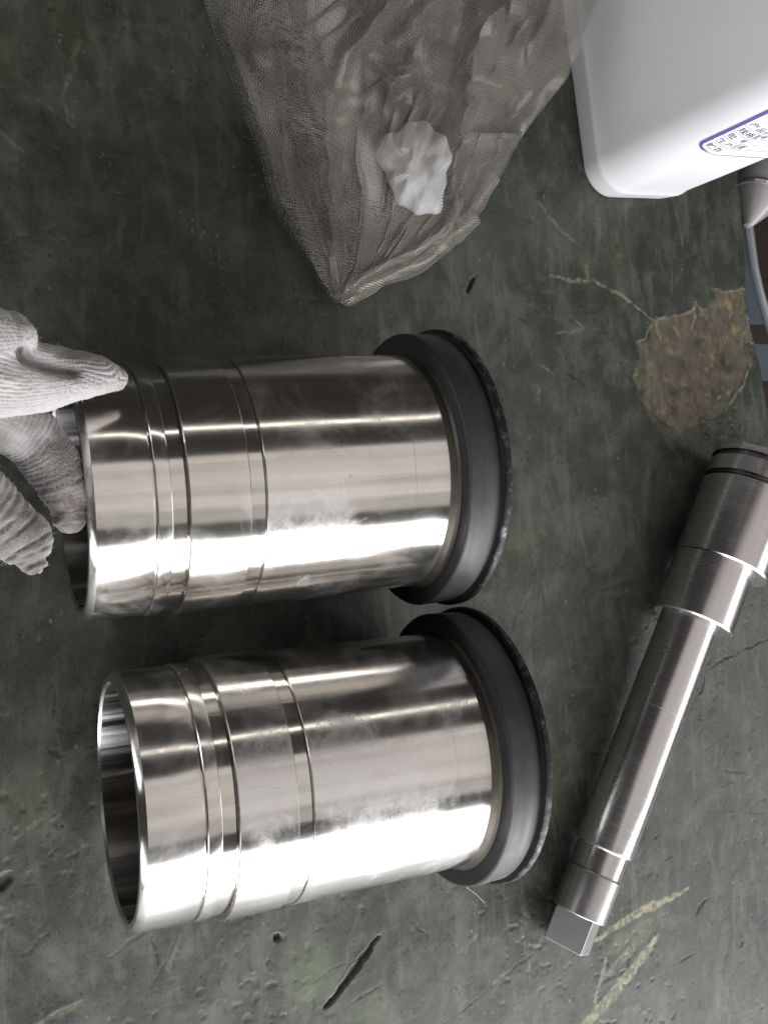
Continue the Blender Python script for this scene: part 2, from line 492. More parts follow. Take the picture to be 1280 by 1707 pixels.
def build_table():
    fine = 0.00085
    xs = np.concatenate([np.linspace(-1.2, -0.46, 10, endpoint=False), np.arange(-0.46, 0.47, fine), np.linspace(0.48, 1.2, 10)])
    ex = np.array([-1.2, -0.45, -0.30, -0.2413, -0.2031, -0.18, -0.1557, -0.1315, -0.112, -0.093, -0.0557, 0.0, 0.2, 0.5, 1.2])
    ey = np.array([0.640, 0.642, 0.644, 0.6454, 0.6478, 0.6472, 0.6465, 0.6501, 0.655, 0.6589, 0.6650, 0.669, 0.680, 0.69, 0.70])
    edge = np.interp(xs, ex, ey)
    edge = edge + 0.0016 * (fbm(xs * 70, xs * 0 + 3.3, 11) - 0.5)
    ys0 = np.concatenate([np.linspace(-0.7, 0.02, 10, endpoint=False), np.arange(0.02, 0.638, fine)])
    X = np.repeat(xs[:, None], len(ys0), 1)
    Y = np.repeat(ys0[None], len(xs), 0)
    # last few columns follow the worn edge, then roll over and drop
    tail = np.linspace(0, 1, 30)[1:]
    Yt = 0.638 + (edge[:, None] - 0.638) * tail[None]
    X = np.concatenate([X, np.repeat(xs[:, None], len(tail), 1)], 1)
    Y = np.concatenate([Y, Yt], 1)
    # relief -------------------------------------------------------------
    h = 0.0011 * (fbm(X * 9, Y * 9, 1, 3) - 0.5) + 0.0006 * (fbm(X * 45, Y * 45, 2, 4) - 0.5)
    pit = fbm(X * 210, Y * 210, 5, 3)
    rough_zone = sstep(0.35, 0.65, fbm(X * 14, Y * 14, 9, 3))
    h -= 0.00028 * sstep(0.66, 0.80, pit) * (0.3 + rough_zone)
    h += 0.00014 * sstep(0.60, 0.78, fbm(X * 120 + 7, Y * 150, 6, 3)) * rough_zone
    pale = np.zeros(X.shape); dark = np.zeros(X.shape); green = np.zeros(X.shape)
    wob = (fbm(X * 160, Y * 160, 21, 3) - 0.5)
    wob2 = (fbm(X * 160 + 50, Y * 160, 22, 3) - 0.5)
    K = 1 / 2650.0

    grit = fbm(X * 330, Y * 330, 23, 3)

    def stroke(pts, wpx, taper=True, amp=0.0035, solid=False):
        p = px_poly(pts)
        a = np.array(p); m = 0.02
        sel = (X > a[:, 0].min() - m) & (X < a[:, 0].max() + m) & (Y > a[:, 1].min() - m) & (Y < a[:, 1].max() + m)
        out = np.zeros(X.shape)
        if not sel.any(): return out
        d, tt = polydist(X[sel] + wob[sel] * amp, Y[sel] + wob2[sel] * amp, p)
        wd = wpx * K * (np.sqrt(np.clip(4 * tt * (1 - tt), 0.02, 1)) if taper else 1.0)
        out[sel] = (1 - sstep(wd * 0.30, wd * 0.55 + 0.00045, d)) * (1 if solid else 0.35 + 0.65 * sstep(0.34, 0.56, grit[sel]))
        return out

    # cuts and dents
    for pts, wd, dep, dk in (
            ([(540, 1682), (575, 1640), (600, 1606), (634, 1560)], 11, 0.0026, 1.0),
            ([(791, 460), (785, 472), (780, 486)], 7, 0.002, 1.0),
            ([(1176, 1120), (1198, 1104), (1240, 1085), (1300, 1056)], 5, 0.0014, 0.9),
            ([(1176, 1128), (1172, 1150), (1160, 1168)], 6, 0.0014, 0.9),
            ([(935, 1556), (870, 1605), (800, 1662), (740, 1712)], 3.5, 0.0009, 0.6),
            ([(1160, 1528), (1166, 1510), (1180, 1500)], 8, 0.0018, 0.85),
            ([(943, 618), (965, 632), (985, 650)], 4.5, 0.001, 0.7),
            ([(458, 1558), (466, 1566)], 13, 0.003, 1.0),
            ([(250, 1560), (262, 1585), (266, 1612)], 4, 0.0014, 0.7),
            ([(300, 1545), (280, 1600), (250, 1650)], 4, 0.001, 0.45),
            ([(1225, 1300), (1205, 1312)], 7, 0.001, 0.7), ([(1245, 1290), (1200, 1285)], 5, 0.001, 0.6),
            ([(1240, 1570), (1232, 1580)], 9, 0.0015, 0.9), ([(1160, 1590), (1130, 1605)], 5, 0.001, 0.7),
            ([(1095, 1393), (1090, 1398)], 8, 0.0015, 0.9), ([(1120, 1425), (1108, 1436)], 5, 0.001, 0.8),
            ([(1165, 1330), (1155, 1342)], 5, 0.001, 0.6), ([(1180, 1356), (1230, 1352), (1275, 1358)], 2.5, 0.0006, 0.6),
            ([(680, 1535), (715, 1560), (700, 1600)], 4, 0.001, 0.55), ([(745, 1540), (760, 1525)], 5, 0.001, 0.6),
            ([(640, 1535), (600, 1600)], 3, 0.0008, 0.4), ([(520, 1640), (570, 1610), (600, 1600)], 3, 0.0008, 0.4),
            ([(560, 1690), (640, 1640)], 3, 0.0008, 0.4), ([(800, 1525), (812, 1518)], 8, 0.001, 0.7),
            ([(900, 325), (905, 318)], 6, 0.001, 0.8), ([(866, 528), (880, 540)], 5, 0.001, 0.6),
            ([(915, 405), (932, 415)], 6, 0.001, 0.5), ([(990, 1255), (1010, 1258)], 4, 0.0014, 0.8),
            ([(100, 1415), (80, 1430)], 6, 0.0012, 0.4), ([(115, 1500), (135, 1490)], 5, 0.001, 0.3),
            ([(20, 1455), (0, 1475), (-20, 1470)], 18, 0.0022, 0.1), ([(40, 1590), (80, 1560)], 8, 0.0012, 0.15),
            ([(60, 1712), (100, 1690), (140, 1672)], 10, 0.0016, 0.1), ([(180, 1600), (260, 1540)], 6, 0.001, 0.15),
            ([(10, 1390), (40, 1340)], 8, 0.001, 0.1), ([(80, 1250), (110, 1260)], 9, 0.001, 0.2), ([(96, 1210), (104, 1222)], 6, 0.0015, 0.5)):
        m = stroke(pts, wd, solid=dep > 0.0019)
        h -= dep * (0.8 if dep > 0.0019 else 0.2) * m; dark = np.maximum(dark, dk * m)
        rim = stroke(pts, wd * 2.2) * (1 - m)
        h += dep * 0.05 * rim
    # many small nicks
    rr = random.Random(4)
    for i in range(520):
        px, py = rr.uniform(0, 1280), rr.uniform(20, 1700)
        a = rr.uniform(0, 6.28); L = rr.choice([2, 3, 4, 6, 9, 14])
        m = stroke([(px, py), (px + L * math.cos(a), py + L * math.sin(a))], rr.uniform(0.8, 2.4))
        s = rr.random()
        if s < 0.62: h -= 0.00015 * m; dark = np.maximum(dark, m * rr.uniform(0.3, 0.85))
        else: pale = np.maximum(pale, m * rr.uniform(0.15, 0.5))
    for pts, wd, k in (
            ([(990, 1570), (1070, 1520), (1150, 1483)], 17, 0.85), ([(960, 1725), (1030, 1650), (1098, 1560)], 26, 0.75),
            ([(985, 1700), (1000, 1640), (1012, 1595)], 9, 0.55), ([(1000, 1640), (1085, 1548)], 20, 0.35),
            ([(1010, 1590), (1090, 1535)], 34, 0.22),
            ([(915, 458), (950, 466), (990, 468), (1040, 492), (1090, 534)], 6, 0.62),
            ([(897, 335), (930, 378), (972, 412)], 8, 0.30), ([(925, 557), (975, 548), (948, 522)], 4, 0.4),
            ([(900, 608), (925, 622)], 5, 0.4), ([(980, 475), (980, 440)], 10, 0.25),
            ([(133, 66), (122, 110), (104, 150), (112, 205)], 6, 0.35), ([(60, 160), (90, 185)], 3, 0.3),
            ([(-10, 210), (45, 255)], 4, 0.3), ([(800, 1555), (775, 1580)], 6, 0.2),
            ([(60, 1712), (100, 1694), (140, 1674)], 7, 0.45), ([(20, 1400), (70, 1365)], 10, 0.25),
            ([(300, 1560), (280, 1620)], 10, 0.2), ([(880, 1620), (905, 1560)], 12, 0.18)):
        pale = np.maximum(pale, k * stroke(pts, wd))
    for cx, cy, rad, k in ((110, 40, 95, 0.30), (0, 95, 70, 0.35), (530, 1625, 75, 0.62), (40, 1340, 70, 0.25),
                           (700, 860, 50, 0.3), (985, 440, 45, 0.4), (870, 900, 60, 0.35), (1080, 1560, 70, 0.25),
                           (860, 640, 50, 0.25), (1030, 430, 90, 0.2), (1240, 1300, 60, 0.25), (610, 1690, 60, 0.3)):
        c = bp1(cx, cy)
        d = np.hypot(X - c[0] + 0.012 * wob, Y - c[1] + 0.012 * wob2)
        green = np.maximum(green, k * (1 - sstep(0, rad * K, d)))
    # brown patch where the green mat is worn through near the edge
    patch = px_poly([(1095, 533), (1150, 517), (1158, 500), (1175, 512), (1190, 480), (1243, 485), (1262, 590), (1225, 650),
                     (1195, 700), (1130, 718), (1085, 690), (1060, 640), (1068, 570)])
    sel = (X > -0.20) & (X < 0.0) & (Y > 0.46)
    brown = np.zeros(X.shape)
    xx = X[sel] + 0.010 * (fbm(X[sel] * 90, Y[sel] * 90, 31, 4) - 0.5); yy = Y[sel] + 0.014 * (fbm(X[sel] * 90 + 9, Y[sel] * 90, 32, 4) - 0.5)
    ins = inpoly(xx, yy, patch)
    d, _ = polydist(xx, yy, patch + patch[:1])
    sd = np.where(ins, d, -d)
    soft = 0.0026 + 0.010 * sstep(0.555, 0.500, Y[sel]) * sstep(-0.14, -0.08, X[sel])
    brown[sel] = sstep(-soft * 0.6, soft, sd) * (0.72 + 0.28 * sstep(0.35, 0.6, fbm(X[sel] * 130, Y[sel] * 60, 34, 4)))
    h[sel] -= 0.0007 * sstep(-0.0005, 0.0015, sd)
    rimm = np.zeros(X.shape); rimm[sel] = np.exp(-((sd - 0.0006) / 0.0011) ** 2) * sstep(0.42, 0.6, fbm(X[sel] * 60, Y[sel] * 60, 33, 3))
    pale = np.maximum(pale, 0.42 * rimm)
    for pts in ([(1092, 534), (1100, 552), (1104, 570)], [(1156, 505), (1160, 530), (1155, 552)], [(1255, 600), (1240, 640), (1205, 690)],
                [(1210, 655), (1195, 665)]):
        pale = np.maximum(pale, 0.6 * stroke(pts, 6))
    # keep the relief calm where nothing is seen and roll the edge
    far = (np.abs(X) > 0.46) | (Y < 0.02)
    h = np.where(far, 0, h)
    nroll = 8
    a = np.linspace(0, math.pi / 2, nroll)[1:]
    rad = 0.004
    Xr = np.repeat(xs[:, None], len(a) + 1, 1)
    Yr = np.concatenate([edge[:, None] + rad * np.sin(a)[None], edge[:, None] + rad + np.zeros((len(xs), 1))], 1)
    Zr = np.concatenate([h[:, -1:] - rad * (1 - np.cos(a))[None], np.full((len(xs), 1), -0.045)], 1)
    ext = lambda q: np.concatenate([q, np.repeat(q[:, -1:], len(a) + 1, 1)], 1)
    Xa = np.concatenate([X, Xr], 1); Ya = np.concatenate([Y, Yr], 1); Za = np.concatenate([h, Zr], 1)
    V = np.stack([Xa, Ya, Za], -1)
    # soft cap so nothing stands above the resting plane
    V[..., 2] = np.minimum(V[..., 2], 0.0006) - 0.0006
    o = mesh_np('workbench_top', V.reshape(-1, 3), gridquads(*Xa.shape), M_TABLE,
                attrs={'pale': ext(pale), 'dark': ext(dark), 'green': ext(green), 'brown': ext(brown)})
    tag(o, 'worn grey-green workbench top with cuts, scuffs and a bare brown patch', 'workbench', kind='structure')
    return o


build_table()

# ------------------------------------------------------------------ floor and things beyond the bench edge
def box_bm(bm, lo, hi):
    vs = [bm.verts.new((x, y, z)) for x in (lo[0], hi[0]) for y in (lo[1], hi[1]) for z in (lo[2], hi[2])]
    for f in ((0, 1, 3, 2), (4, 6, 7, 5), (0, 4, 5, 1), (2, 3, 7, 6), (0, 2, 6, 4), (1, 5, 7, 3)):
        bm.faces.new([vs[i] for i in f])


def build_floor():
    n = 40
    xs = np.linspace(-2.5, 2.5, n); ys = np.linspace(-1.2, 3.5, n)
    X, Y = np.meshgrid(xs, ys, indexing='ij')
    Z = -0.78 + 0.002 * fbm(X * 3, Y * 3, 4)
    m = mat_plain('brown_concrete_floor', (0.040, 0.027, 0.022), 0.8, 0, 8, 0.3, 0.3)
    o = mesh_np('floor', np.stack([X, Y, Z], -1).reshape(-1, 3), gridquads(n, n), m)
    tag(o, 'dark brown shop floor seen past the bench edge', 'floor', kind='structure')


build_floor()


def build_guard():
    """blue-grey painted sheet guard with a pale rolled rim and dark slots, just below the bench edge"""
    mb = mat_plain('blue_grey_paint', (0.045, 0.062, 0.080), 0.5, 0, 30, 0.2, 0.15)
    mr = mat_plain('pale_rolled_rim', (0.36, 0.38, 0.40), 0.35, 0.5, 30, 0.15, 0.1)
    root = empty('machine_guard', (-0.10, 0.70, -0.12), 'blue-grey painted curved steel guard with pale rim beyond the bench edge', 'machine guard')
    z0 = -0.10
    path = [bp1(x, y, z0) for x, y in ((1243, 340), (1250, 395), (1257, 447), (1265, 482), (1278, 529), (1300, 600), (1330, 700), (1360, 800))]
    inner = [bp1(x, y, z0 - 0.012) for x, y in ((1200, 340), (1205, 395), (1210, 447), (1216, 482), (1222, 529), (1232, 600), (1255, 700), (1290, 800))]
    P = np.array(path); Q = np.array(inner)
    tt = np.linspace(0, len(P) - 1, 60)
    Pi = np.stack([np.interp(tt, range(len(P)), P[:, k]) for k in range(3)], -1)
    Qi = np.stack([np.interp(tt, range(len(Q)), Q[:, k]) for k in range(3)], -1)

    def sheet(name, i0, i1, a, b, mat, drop=0.0):
        k = 8
        s = np.linspace(a, b, k)
        top = Pi[i0:i1, None] * (1 - s)[None, :, None] + Qi[i0:i1, None] * s[None, :, None]
        top = top + np.array([0, 0, -drop])
        bot = top - np.array([0, 0, 0.003])
        V = np.concatenate([top, bot[:, ::-1]], 1)
        nv = V.shape[1]
        V = np.concatenate([V, V[:, :1]], 1)
        o = mesh_np(name, V.reshape(-1, 3) - np.array(root.location), gridquads(i1 - i0, nv + 1), mat, root)
        return o
    # panels separated by open slots
    for i0, i1 in ((0, 36), (39, 46), (49, 60)):
        sheet('panel', i0, i1, 0.14, 1.0, mb)
    # rolled rim tube
    th = np.linspace(0, 2 * math.pi, 12, endpoint=False)
    R = 0.0045
    V = Pi[:, None] + R * np.stack([np.cos(th) * 0, np.cos(th), np.sin(th)], -1)[None]
    V[..., 0] += 0.35 * R * np.cos(th)[None]
    V = np.concatenate([V, V[:, :1]], 1)
    mesh_np('rolled_rim', V.reshape(-1, 3) - np.array(root.location), gridquads(60, 13), mr, root)


build_guard()


def build_pipe_end():
    ms = mat_plain('satin_pipe_steel', (0.46, 0.47, 0.48), 0.45, 0.2, 40, 0.15, 0.05)
    mc = mat_plain('pinkish_white_cone', (0.40, 0.375, 0.375), 0.4, 0.5, 30, 0.06, 0.05)
    c = bp1(1262, 326, -0.030)
    root = empty('pipe_fitting', tuple(c), 'shiny steel pipe fitting with a pale tapering cone past the bench edge', 'pipe fitting')
    a = Vector((0.86, -0.46, 0.0)).normalized()
    frame_to(root, c + np.array([-0.013, 0.007, 0.0]), a)
    revolve('pipe', [(-0.05, 0.0002), (-0.05, 0.0205), (-0.01, 0.0205), (0.006, 0.0215), (0.012, 0.0215)], ms, root, 64)
    revolve('rim', [(0.012, 0.0215), (0.0125, 0.0225), (0.0145, 0.0228), (0.0165, 0.0220), (0.0168, 0.0205)], mat_plain('bright_rim', (0.75, 0.72, 0.73), 0.15, 0.9, 40, 0.05, 0.05), root, 64)
    revolve('cone', [(0.0168, 0.0205), (0.022, 0.0185), (0.046, 0.0035), (0.047, 0.0002)], mc, root, 64)


build_pipe_end()

# ------------------------------------------------------------------ cylinder liners
def chips(th, Z, R):
    k = vn1(th * 26 + 3) * 0.00015 * (np.arange(Z.shape[1])[None] % 2 == 0)
    return R - k - 0.00022 * vn1(th * 60), Z + 0.0001 * (vn1(th * 40 + 9) - 0.5)


def vn1(x):
    return vnoise(x, x * 0 + 0.5, 3)


def build_liner(label, P, yaw, pitch, spin, steel):
    root = empty('cylinder_liner', (0, 0, 0), label, 'cylinder liner', 'steel cylinder liners lying on the bench')
    # rim with chamfer
    revolve('end_rim', [(0.0014, 0.0547), (0.0, 0.0553), (0.0, 0.0580), (0.0004, 0.0585), (0.0026, 0.0598), (0.0030, 0.0600)], steel, root)
    revolve('barrel', [(0.0030, 0.0600), (0.0150, 0.0600), (0.0268, 0.0600), (0.0272, 0.0598)], steel, root)
    revolve('groove_line', [(0.0272, 0.0598), (0.0274, 0.0589), (0.0280, 0.0589), (0.0282, 0.0603)], M_GROOVE, root)
    revolve('land', [(0.0282, 0.0603), (0.0286, 0.0607), (0.0342, 0.0607), (0.0346, 0.0605)], steel, root)
    revolve('seal_groove', [(0.0346, 0.0605), (0.0348, 0.0598), (0.0408, 0.0598), (0.0410, 0.0586), (0.0416, 0.0586), (0.0417, 0.0622)], M_GROOVE, root)
    revolve('land', [(0.0417, 0.0622), (0.0421, 0.0627), (0.055, 0.0627), (0.0686, 0.0627), (0.0690, 0.0624)], steel, root)
    revolve('seal_groove', [(0.0690, 0.0624), (0.0692, 0.0619), (0.0752, 0.0619), (0.0754, 0.0608), (0.0760, 0.0608), (0.0761, 0.0622)], M_GROOVE, root)
    revolve('barrel', [(0.0761, 0.0622), (0.0765, 0.0625), (0.10, 0.0625), (0.13, 0.0625), (0.1500, 0.0625), (0.1502, 0.06235),
                       (0.1660, 0.06235), (0.1685, 0.0625)], steel, root)
    revolve('fillet', [(0.1685, 0.0625), (0.1705, 0.0628), (0.1722, 0.0634), (0.1733, 0.0646)], M_FILLET, root)
    revolve('flange', [(0.1733, 0.0646), (0.1733, 0.0722), (0.1736, 0.0727), (0.1743, 0.0732)], M_FLANGE, root)
    revolve('flange_band', [(0.1743, 0.0732), (0.1812, 0.0732), (0.1815, 0.0729), (0.1892, 0.0729), (0.1896, 0.0727)], M_BAND, root)
    revolve('flange_groove', [(0.1896, 0.0727), (0.1900, 0.0716), (0.1914, 0.0716), (0.1916, 0.0742)], M_FLANGE, root)
    revolve('flange_lip', [(0.1916, 0.0742), (0.1919, 0.0750), (0.1926, 0.0757), (0.1934, 0.0756), (0.1944, 0.0757), (0.1952, 0.0755), (0.1958, 0.0748),
                           (0.1960, 0.070), (0.1960, 0.0546)], M_LIP, root, 360, jit=chips)
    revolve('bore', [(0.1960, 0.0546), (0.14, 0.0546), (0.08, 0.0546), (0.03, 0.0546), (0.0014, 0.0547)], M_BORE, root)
    a = (math.sin(yaw) * math.cos(pitch), math.cos(yaw) * math.cos(pitch), math.sin(pitch))
    frame_to(root, P, a, spin)
    return root


PIT = 0.0818
L1 = build_liner('steel cylinder liner with dark flange held at its rim by the gloved hand', (-0.0178, 0.0934, 0.0600), -0.0228, PIT + 0.003, 0.4, M_STEEL)
L2 = build_liner('steel cylinder liner with dark flange lying free beside the shaft, open bore showing', (0.1276, 0.1062, 0.0600), 0.0203, PIT, 2.3, M_STEEL2)

# ------------------------------------------------------------------ stepped shaft
def build_shaft():
    root = empty('eccentric_shaft', (0, 0, 0), 'stepped steel shaft with square end lying across the bench right of the liners', 'shaft')
    E3, E2 = 0.0032, 0.0100
    r7 = 0.0184
    # local x of frame_to is cross(axis, up): the eccentric side
    revolve('end_collar', [(0.0, 0.006), (0.0, 0.0176), (0.0008, 0.0184), (0.0285, 0.0184), (0.0293, 0.0178), (0.0297, 0.0170)], M_SHAFTD, root, 96)
    revolve('neck', [(0.0297, 0.0170), (0.0300, 0.0177), (0.0450, 0.0178), (0.0452, 0.0182)], M_SHAFT, root, 96)
    revolve('rod', [(0.0452, 0.0182), (0.0462, 0.0199), (0.0472, 0.0202), (0.100, 0.0202), (0.1466, 0.0202), (0.1468, 0.0200), (0.1471, 0.0200), (0.1473, 0.0203), (0.18, 0.0203), (0.2158, 0.0203)], M_SHAFT, root, 96)
    revolve('eccentric_collar', [(0.2158, 0.004), (0.2158, 0.0276), (0.2168, 0.0286), (0.24, 0.0286), (0.2621, 0.0286)], M_SHAFT, root, 112, (E3, 0))
    revolve('end_journal', [(0.2621, 0.006), (0.2621, 0.0330), (0.2633, 0.0342), (0.29, 0.0342), (0.3232, 0.0342)], M_SHAFT, root, 128, (E2, 0))
    revolve('ring_groove', [(0.3232, 0.0342), (0.3234, 0.0328), (0.3246, 0.0328), (0.3248, 0.0340), (0.3256, 0.0340), (0.3258, 0.0326), (0.3276, 0.0326), (0.3278, 0.0340)], M_RING, root, 128, (E2, 0))
    revolve('land', [(0.3278, 0.0340), (0.3395, 0.0340)], M_SHAFT, root, 128, (E2, 0))
    revolve('ring_groove', [(0.3395, 0.0340), (0.3397, 0.0322), (0.3440, 0.0322), (0.3442, 0.0338)], M_RING, root, 128, (E2, 0))
    revolve('end_land', [(0.3442, 0.0338), (0.3490, 0.0338), (0.3500, 0.0328), (0.3500, 0.0002)], M_SHAFT, root, 128, (E2, 0))
    # square end
    bm = bmesh.new()
    s = 0.0131
    box_bm(bm, (-s, -s, -0.0225), (s, s, 0.0002))
    bmesh.ops.bevel(bm, geom=bm.edges[:], offset=0.0009, segments=2, affect='EDGES', profile=0.5)
    bmesh.ops.recalc_face_normals(bm, faces=bm.faces)
    me = bpy.data.meshes.new('square_tang'); bm.to_mesh(me); bm.free(); me.materials.append(M_TANG)
    o = bpy.data.objects.new('square_tang', me); COL.objects.link(o); o.parent = root
    o.rotation_euler = (0, 0, math.radians(33))
    frame_to(root, (0.2783, 0.4164, 0.0186), (-0.8639, 0.5, 0.0605))
    return root


build_shaft()

# ------------------------------------------------------------------ white jug with its label
JY = math.radians(5.0)
JW, JD, JC = 0.20, 0.098, 0.026
jx = np.array([math.cos(JY), math.sin(JY)]); jy = np.array([-math.sin(JY), math.cos(JY)])
jcor = np.array([-0.2149, 0.4795])
jcen = jcor - jx * JW / 2 + jy * JD / 2


def rr_point(s, off=0.0, rc=JC):
    """point on the rounded rectangle of the jug, s = arc length from the middle of the front-right corner"""
    hx, hy = JW / 2 + off, JD / 2 + off
    rc = rc + off
    arc = rc * math.pi / 2
    segs = [('arc', -math.pi / 4, 0, (hx - rc, -hy + rc)), ('lin', (hx, -hy + rc), (hx, hy - rc)), ('arc', 0, math.pi / 2, (hx - rc, hy - rc)),
            ('lin', (hx - rc, hy), (-hx + rc, hy)), ('arc', math.pi / 2, math.pi, (-hx + rc, hy - rc)), ('lin', (-hx, hy - rc), (-hx, -hy + rc)),
            ('arc', math.pi, 1.5 * math.pi, (-hx + rc, -hy + rc)), ('lin', (-hx + rc, -hy), (hx - rc, -hy)), ('arc', -math.pi / 2, -math.pi / 4, (hx - rc, -hy + rc))]
    tot = 0
    lens = []
    for g in segs:
        L = abs(g[2] - g[1]) * rc if g[0] == 'arc' else math.hypot(g[2][0] - g[1][0], g[2][1] - g[1][1])
        lens.append(L); tot += L
    s = s % tot
    for g, L in zip(segs, lens):
        if s <= L + 1e-12:
            t = s / L if L else 0
            if g[0] == 'arc':
                a = g[1] + (g[2] - g[1]) * t
                return (g[3][0] + rc * math.cos(a), g[3][1] + rc * math.sin(a))
            return (g[1][0] + (g[2][0] - g[1][0]) * t, g[1][1] + (g[2][1] - g[1][1]) * t)
        s -= L
    return rr_point(0, off - 0.0, rc - off)


JPER = 2 * (JW - 2 * JC) + 2 * (JD - 2 * JC) + 2 * math.pi * JC


def build_jug():
    root = empty('plastic_jug', (jcen[0], jcen[1], 0), 'white plastic jug with a blue-bordered paper label standing behind the mesh bag', 'jug')
    root.rotation_euler = (0, 0, JY)
    N = 220
    prof = [(0.0, -0.012), (0.0, -0.004), (0.0012, -0.0034), (0.003, -0.0028), (0.010, -0.0014), (0.0160, -0.0003), (0.0178, 0.0), (0.0192, -0.0002), (0.0205, -0.0005), (0.0225, -0.0009),
            (0.030, -0.0010), (0.05, -0.0007), (0.09, -0.0004), (0.14, -0.0004), (0.185, -0.0007), (0.198, -0.0015), (0.206, -0.005), (0.211, -0.011), (0.214, -0.02)]
    V = []
    for i in range(N):
        fr = i / N
        for z, off in prof:
            # same fraction of the perimeter at each level
            rc = max(0.006, JC + off)
            hx, hy = JW / 2 + off, JD / 2 + off
            per = 2 * (2 * hx - 2 * rc) + 2 * (2 * hy - 2 * rc) + 2 * math.pi * rc
            V.append((*rr_point(fr * per, off, JC), z))
    V = np.array(V).reshape(N, len(prof), 3)
    body = mesh_np('body', V.reshape(-1, 3), gridquads(N, len(prof), True), M_JUG, root)
    # shoulder, neck and cap above the picture
    top = V[:, -1]
    cx = np.array([-0.03, 0.0, 0.214])
    rings = [top]
    for k, (rad, z) in enumerate(((0.030, 0.226), (0.021, 0.229), (0.021, 0.240))):
        ang = np.arctan2(top[:, 1] - cx[1], top[:, 0] - cx[0])
        rings.append(np.stack([cx[0] + rad * np.cos(ang), cx[1] + rad * np.sin(ang), np.full(N, z)], -1))
    G = np.stack(rings, 1)
    mesh_np('shoulder', G.reshape(-1, 3), gridquads(N, len(rings), True), M_JUG, root)
    cap = revolve('cap', [(0.236, 0.0235), (0.236, 0.0245), (0.254, 0.0240), (0.256, 0.022), (0.256, 0.0002)],
                  mat_plain('white_cap_plastic', (0.75, 0.75, 0.76), 0.4), root, 64, (cx[0], cx[1]))
    # base plate under the rounded skirt
    mesh_np('base', np.concatenate([V[:, 0] * np.array([0.2, 0.2, 1]) + np.array([0, 0, 0.002]), V[:, 0]], 0).reshape(2, N, 3).transpose(1, 0, 2).reshape(-1, 3),
            gridquads(N, 2, True), M_JUG, root)

    # ---- label: s runs round the corner, t runs up
    S0, Z0 = 0.0015, 0.0965
    LW, LH = 0.070, 0.056

    def surf(s, t, lift):
        x, y = rr_point(s + S0, -0.0004)
        x2, y2 = rr_point(s + S0, -0.0004 + lift)
        # lift along the outward normal
        ds = 1e-4
        xa, ya = rr_point(s + S0 + ds, -0.0004); tx, ty = xa - x, ya - y
        n = math.hypot(tx, ty); nx, ny = ty / n, -tx / n
        return (x + nx * lift, y + ny * lift, Z0 + t)

    def sheet(name, fn, s0, s1, t0, t1, lift, mat, parent, ns=40, nt=4):
        ss = np.linspace(s0, s1, ns); ts = np.linspace(t0, t1, nt)
        V = np.array([[surf(*fn(a, b), lift) for b in ts] for a in ss])
        o = mesh_np(name, V.reshape(-1, 3), gridquads(ns, nt), mat, parent)
        return o
    idt = lambda a, b: (a, b)
    mpap = mat_plain('label_paper', (0.80, 0.80, 0.82), 0.45, 0, 60, 0.02, 0.02)
    mblu = mat_plain('label_blue_ink', (0.085, 0.075, 0.30), 0.5, 0, 60, 0.05, 0.02)
    mink = mat_plain('label_black_ink', (0.05, 0.05, 0.07), 0.5, 0, 60, 0.05, 0.02)
    # paper with one rounded lower corner
    rcn = 0.005
    def lowcut(a):
        return rcn - math.sqrt(max(0, rcn * rcn - (rcn - a) ** 2)) if a < rcn else 0.0
    lab = sheet('label', lambda a, b: (a, max(b, lowcut(a)) if b < rcn else b), 0, LW, 0, LH, 0.0003, mpap, root, 90, 40)
    # blue border: left side, rounded corner, bottom
    bw = 0.0021
    path = [(0.0 + bw / 2, LH)] + [(bw / 2, LH - (LH - rcn) * k / 14) for k in range(1, 15)]
    for k in range(1, 9):
        a = math.pi + k / 8 * math.pi / 2
        path.append((rcn + (rcn - bw / 2) * math.cos(a), rcn + (rcn - bw / 2) * math.sin(a)))
    path += [(rcn + (LW - rcn) * k / 40, bw / 2) for k in range(1, 41)]
    V = []
    for i, p in enumerate(path):
        q0 = path[max(0, i - 1)]; q1 = path[min(len(path) - 1, i + 1)]
        dx, dy = q1[0] - q0[0], q1[1] - q0[1]; n = math.hypot(dx, dy)
        wdt = bw / 2 * (1.0 if p[0] < rcn * 1.1 else max(0.30, 1.0 - (p[0] - rcn) / 0.008))
        for sgn in (-1, 1):
            V.append(surf(p[0] - dy / n * wdt * sgn, p[1] + dx / n * wdt * sgn, 0.0005))
    mesh_np('border', np.array(V), gridquads(len(path), 2), mblu, lab)
    rows = ['贮存', '生产日期', '批  号', '规格型号', '产品名称']
    rh = 0.0083
    for i, txt in enumerate(rows):
        t0 = 0.0030 + i * rh
        if i: sheet('rule', idt, bw, LW, t0 - 0.00018, t0 + 0.00018, 0.0005, mink, lab, 60, 2)
        cu = bpy.data.curves.new('row_text', 'FONT'); cu.body = txt; cu.size = 0.0062; cu.resolution_u = 3
        ob = bpy.data.objects.new('row_text_src', cu); COL.objects.link(ob)
        dg = bpy.context.evaluated_depsgraph_get()
        me = bpy.data.meshes.new_from_object(ob.evaluated_get(dg))
        bpy.data.objects.remove(ob)
        bm = bmesh.new(); bm.from_mesh(me)
        bmesh.ops.subdivide_edges(bm, edges=[e for e in bm.edges if e.calc_length() > 0.0012], cuts=2)
        for v in bm.verts:
            v.co = surf(0.0033 + v.co.x, t0 + 0.0018 + v.co.y, 0.00055)
        bm.to_mesh(me); bm.free(); me.name = 'row_text'
        me.materials.clear(); me.materials.append(mink)
        o = bpy.data.objects.new('row_text', me); COL.objects.link(o); o.parent = lab
    # small ink scribble lines of the filled-in rows (unreadable at this distance)
    return root


build_jug()

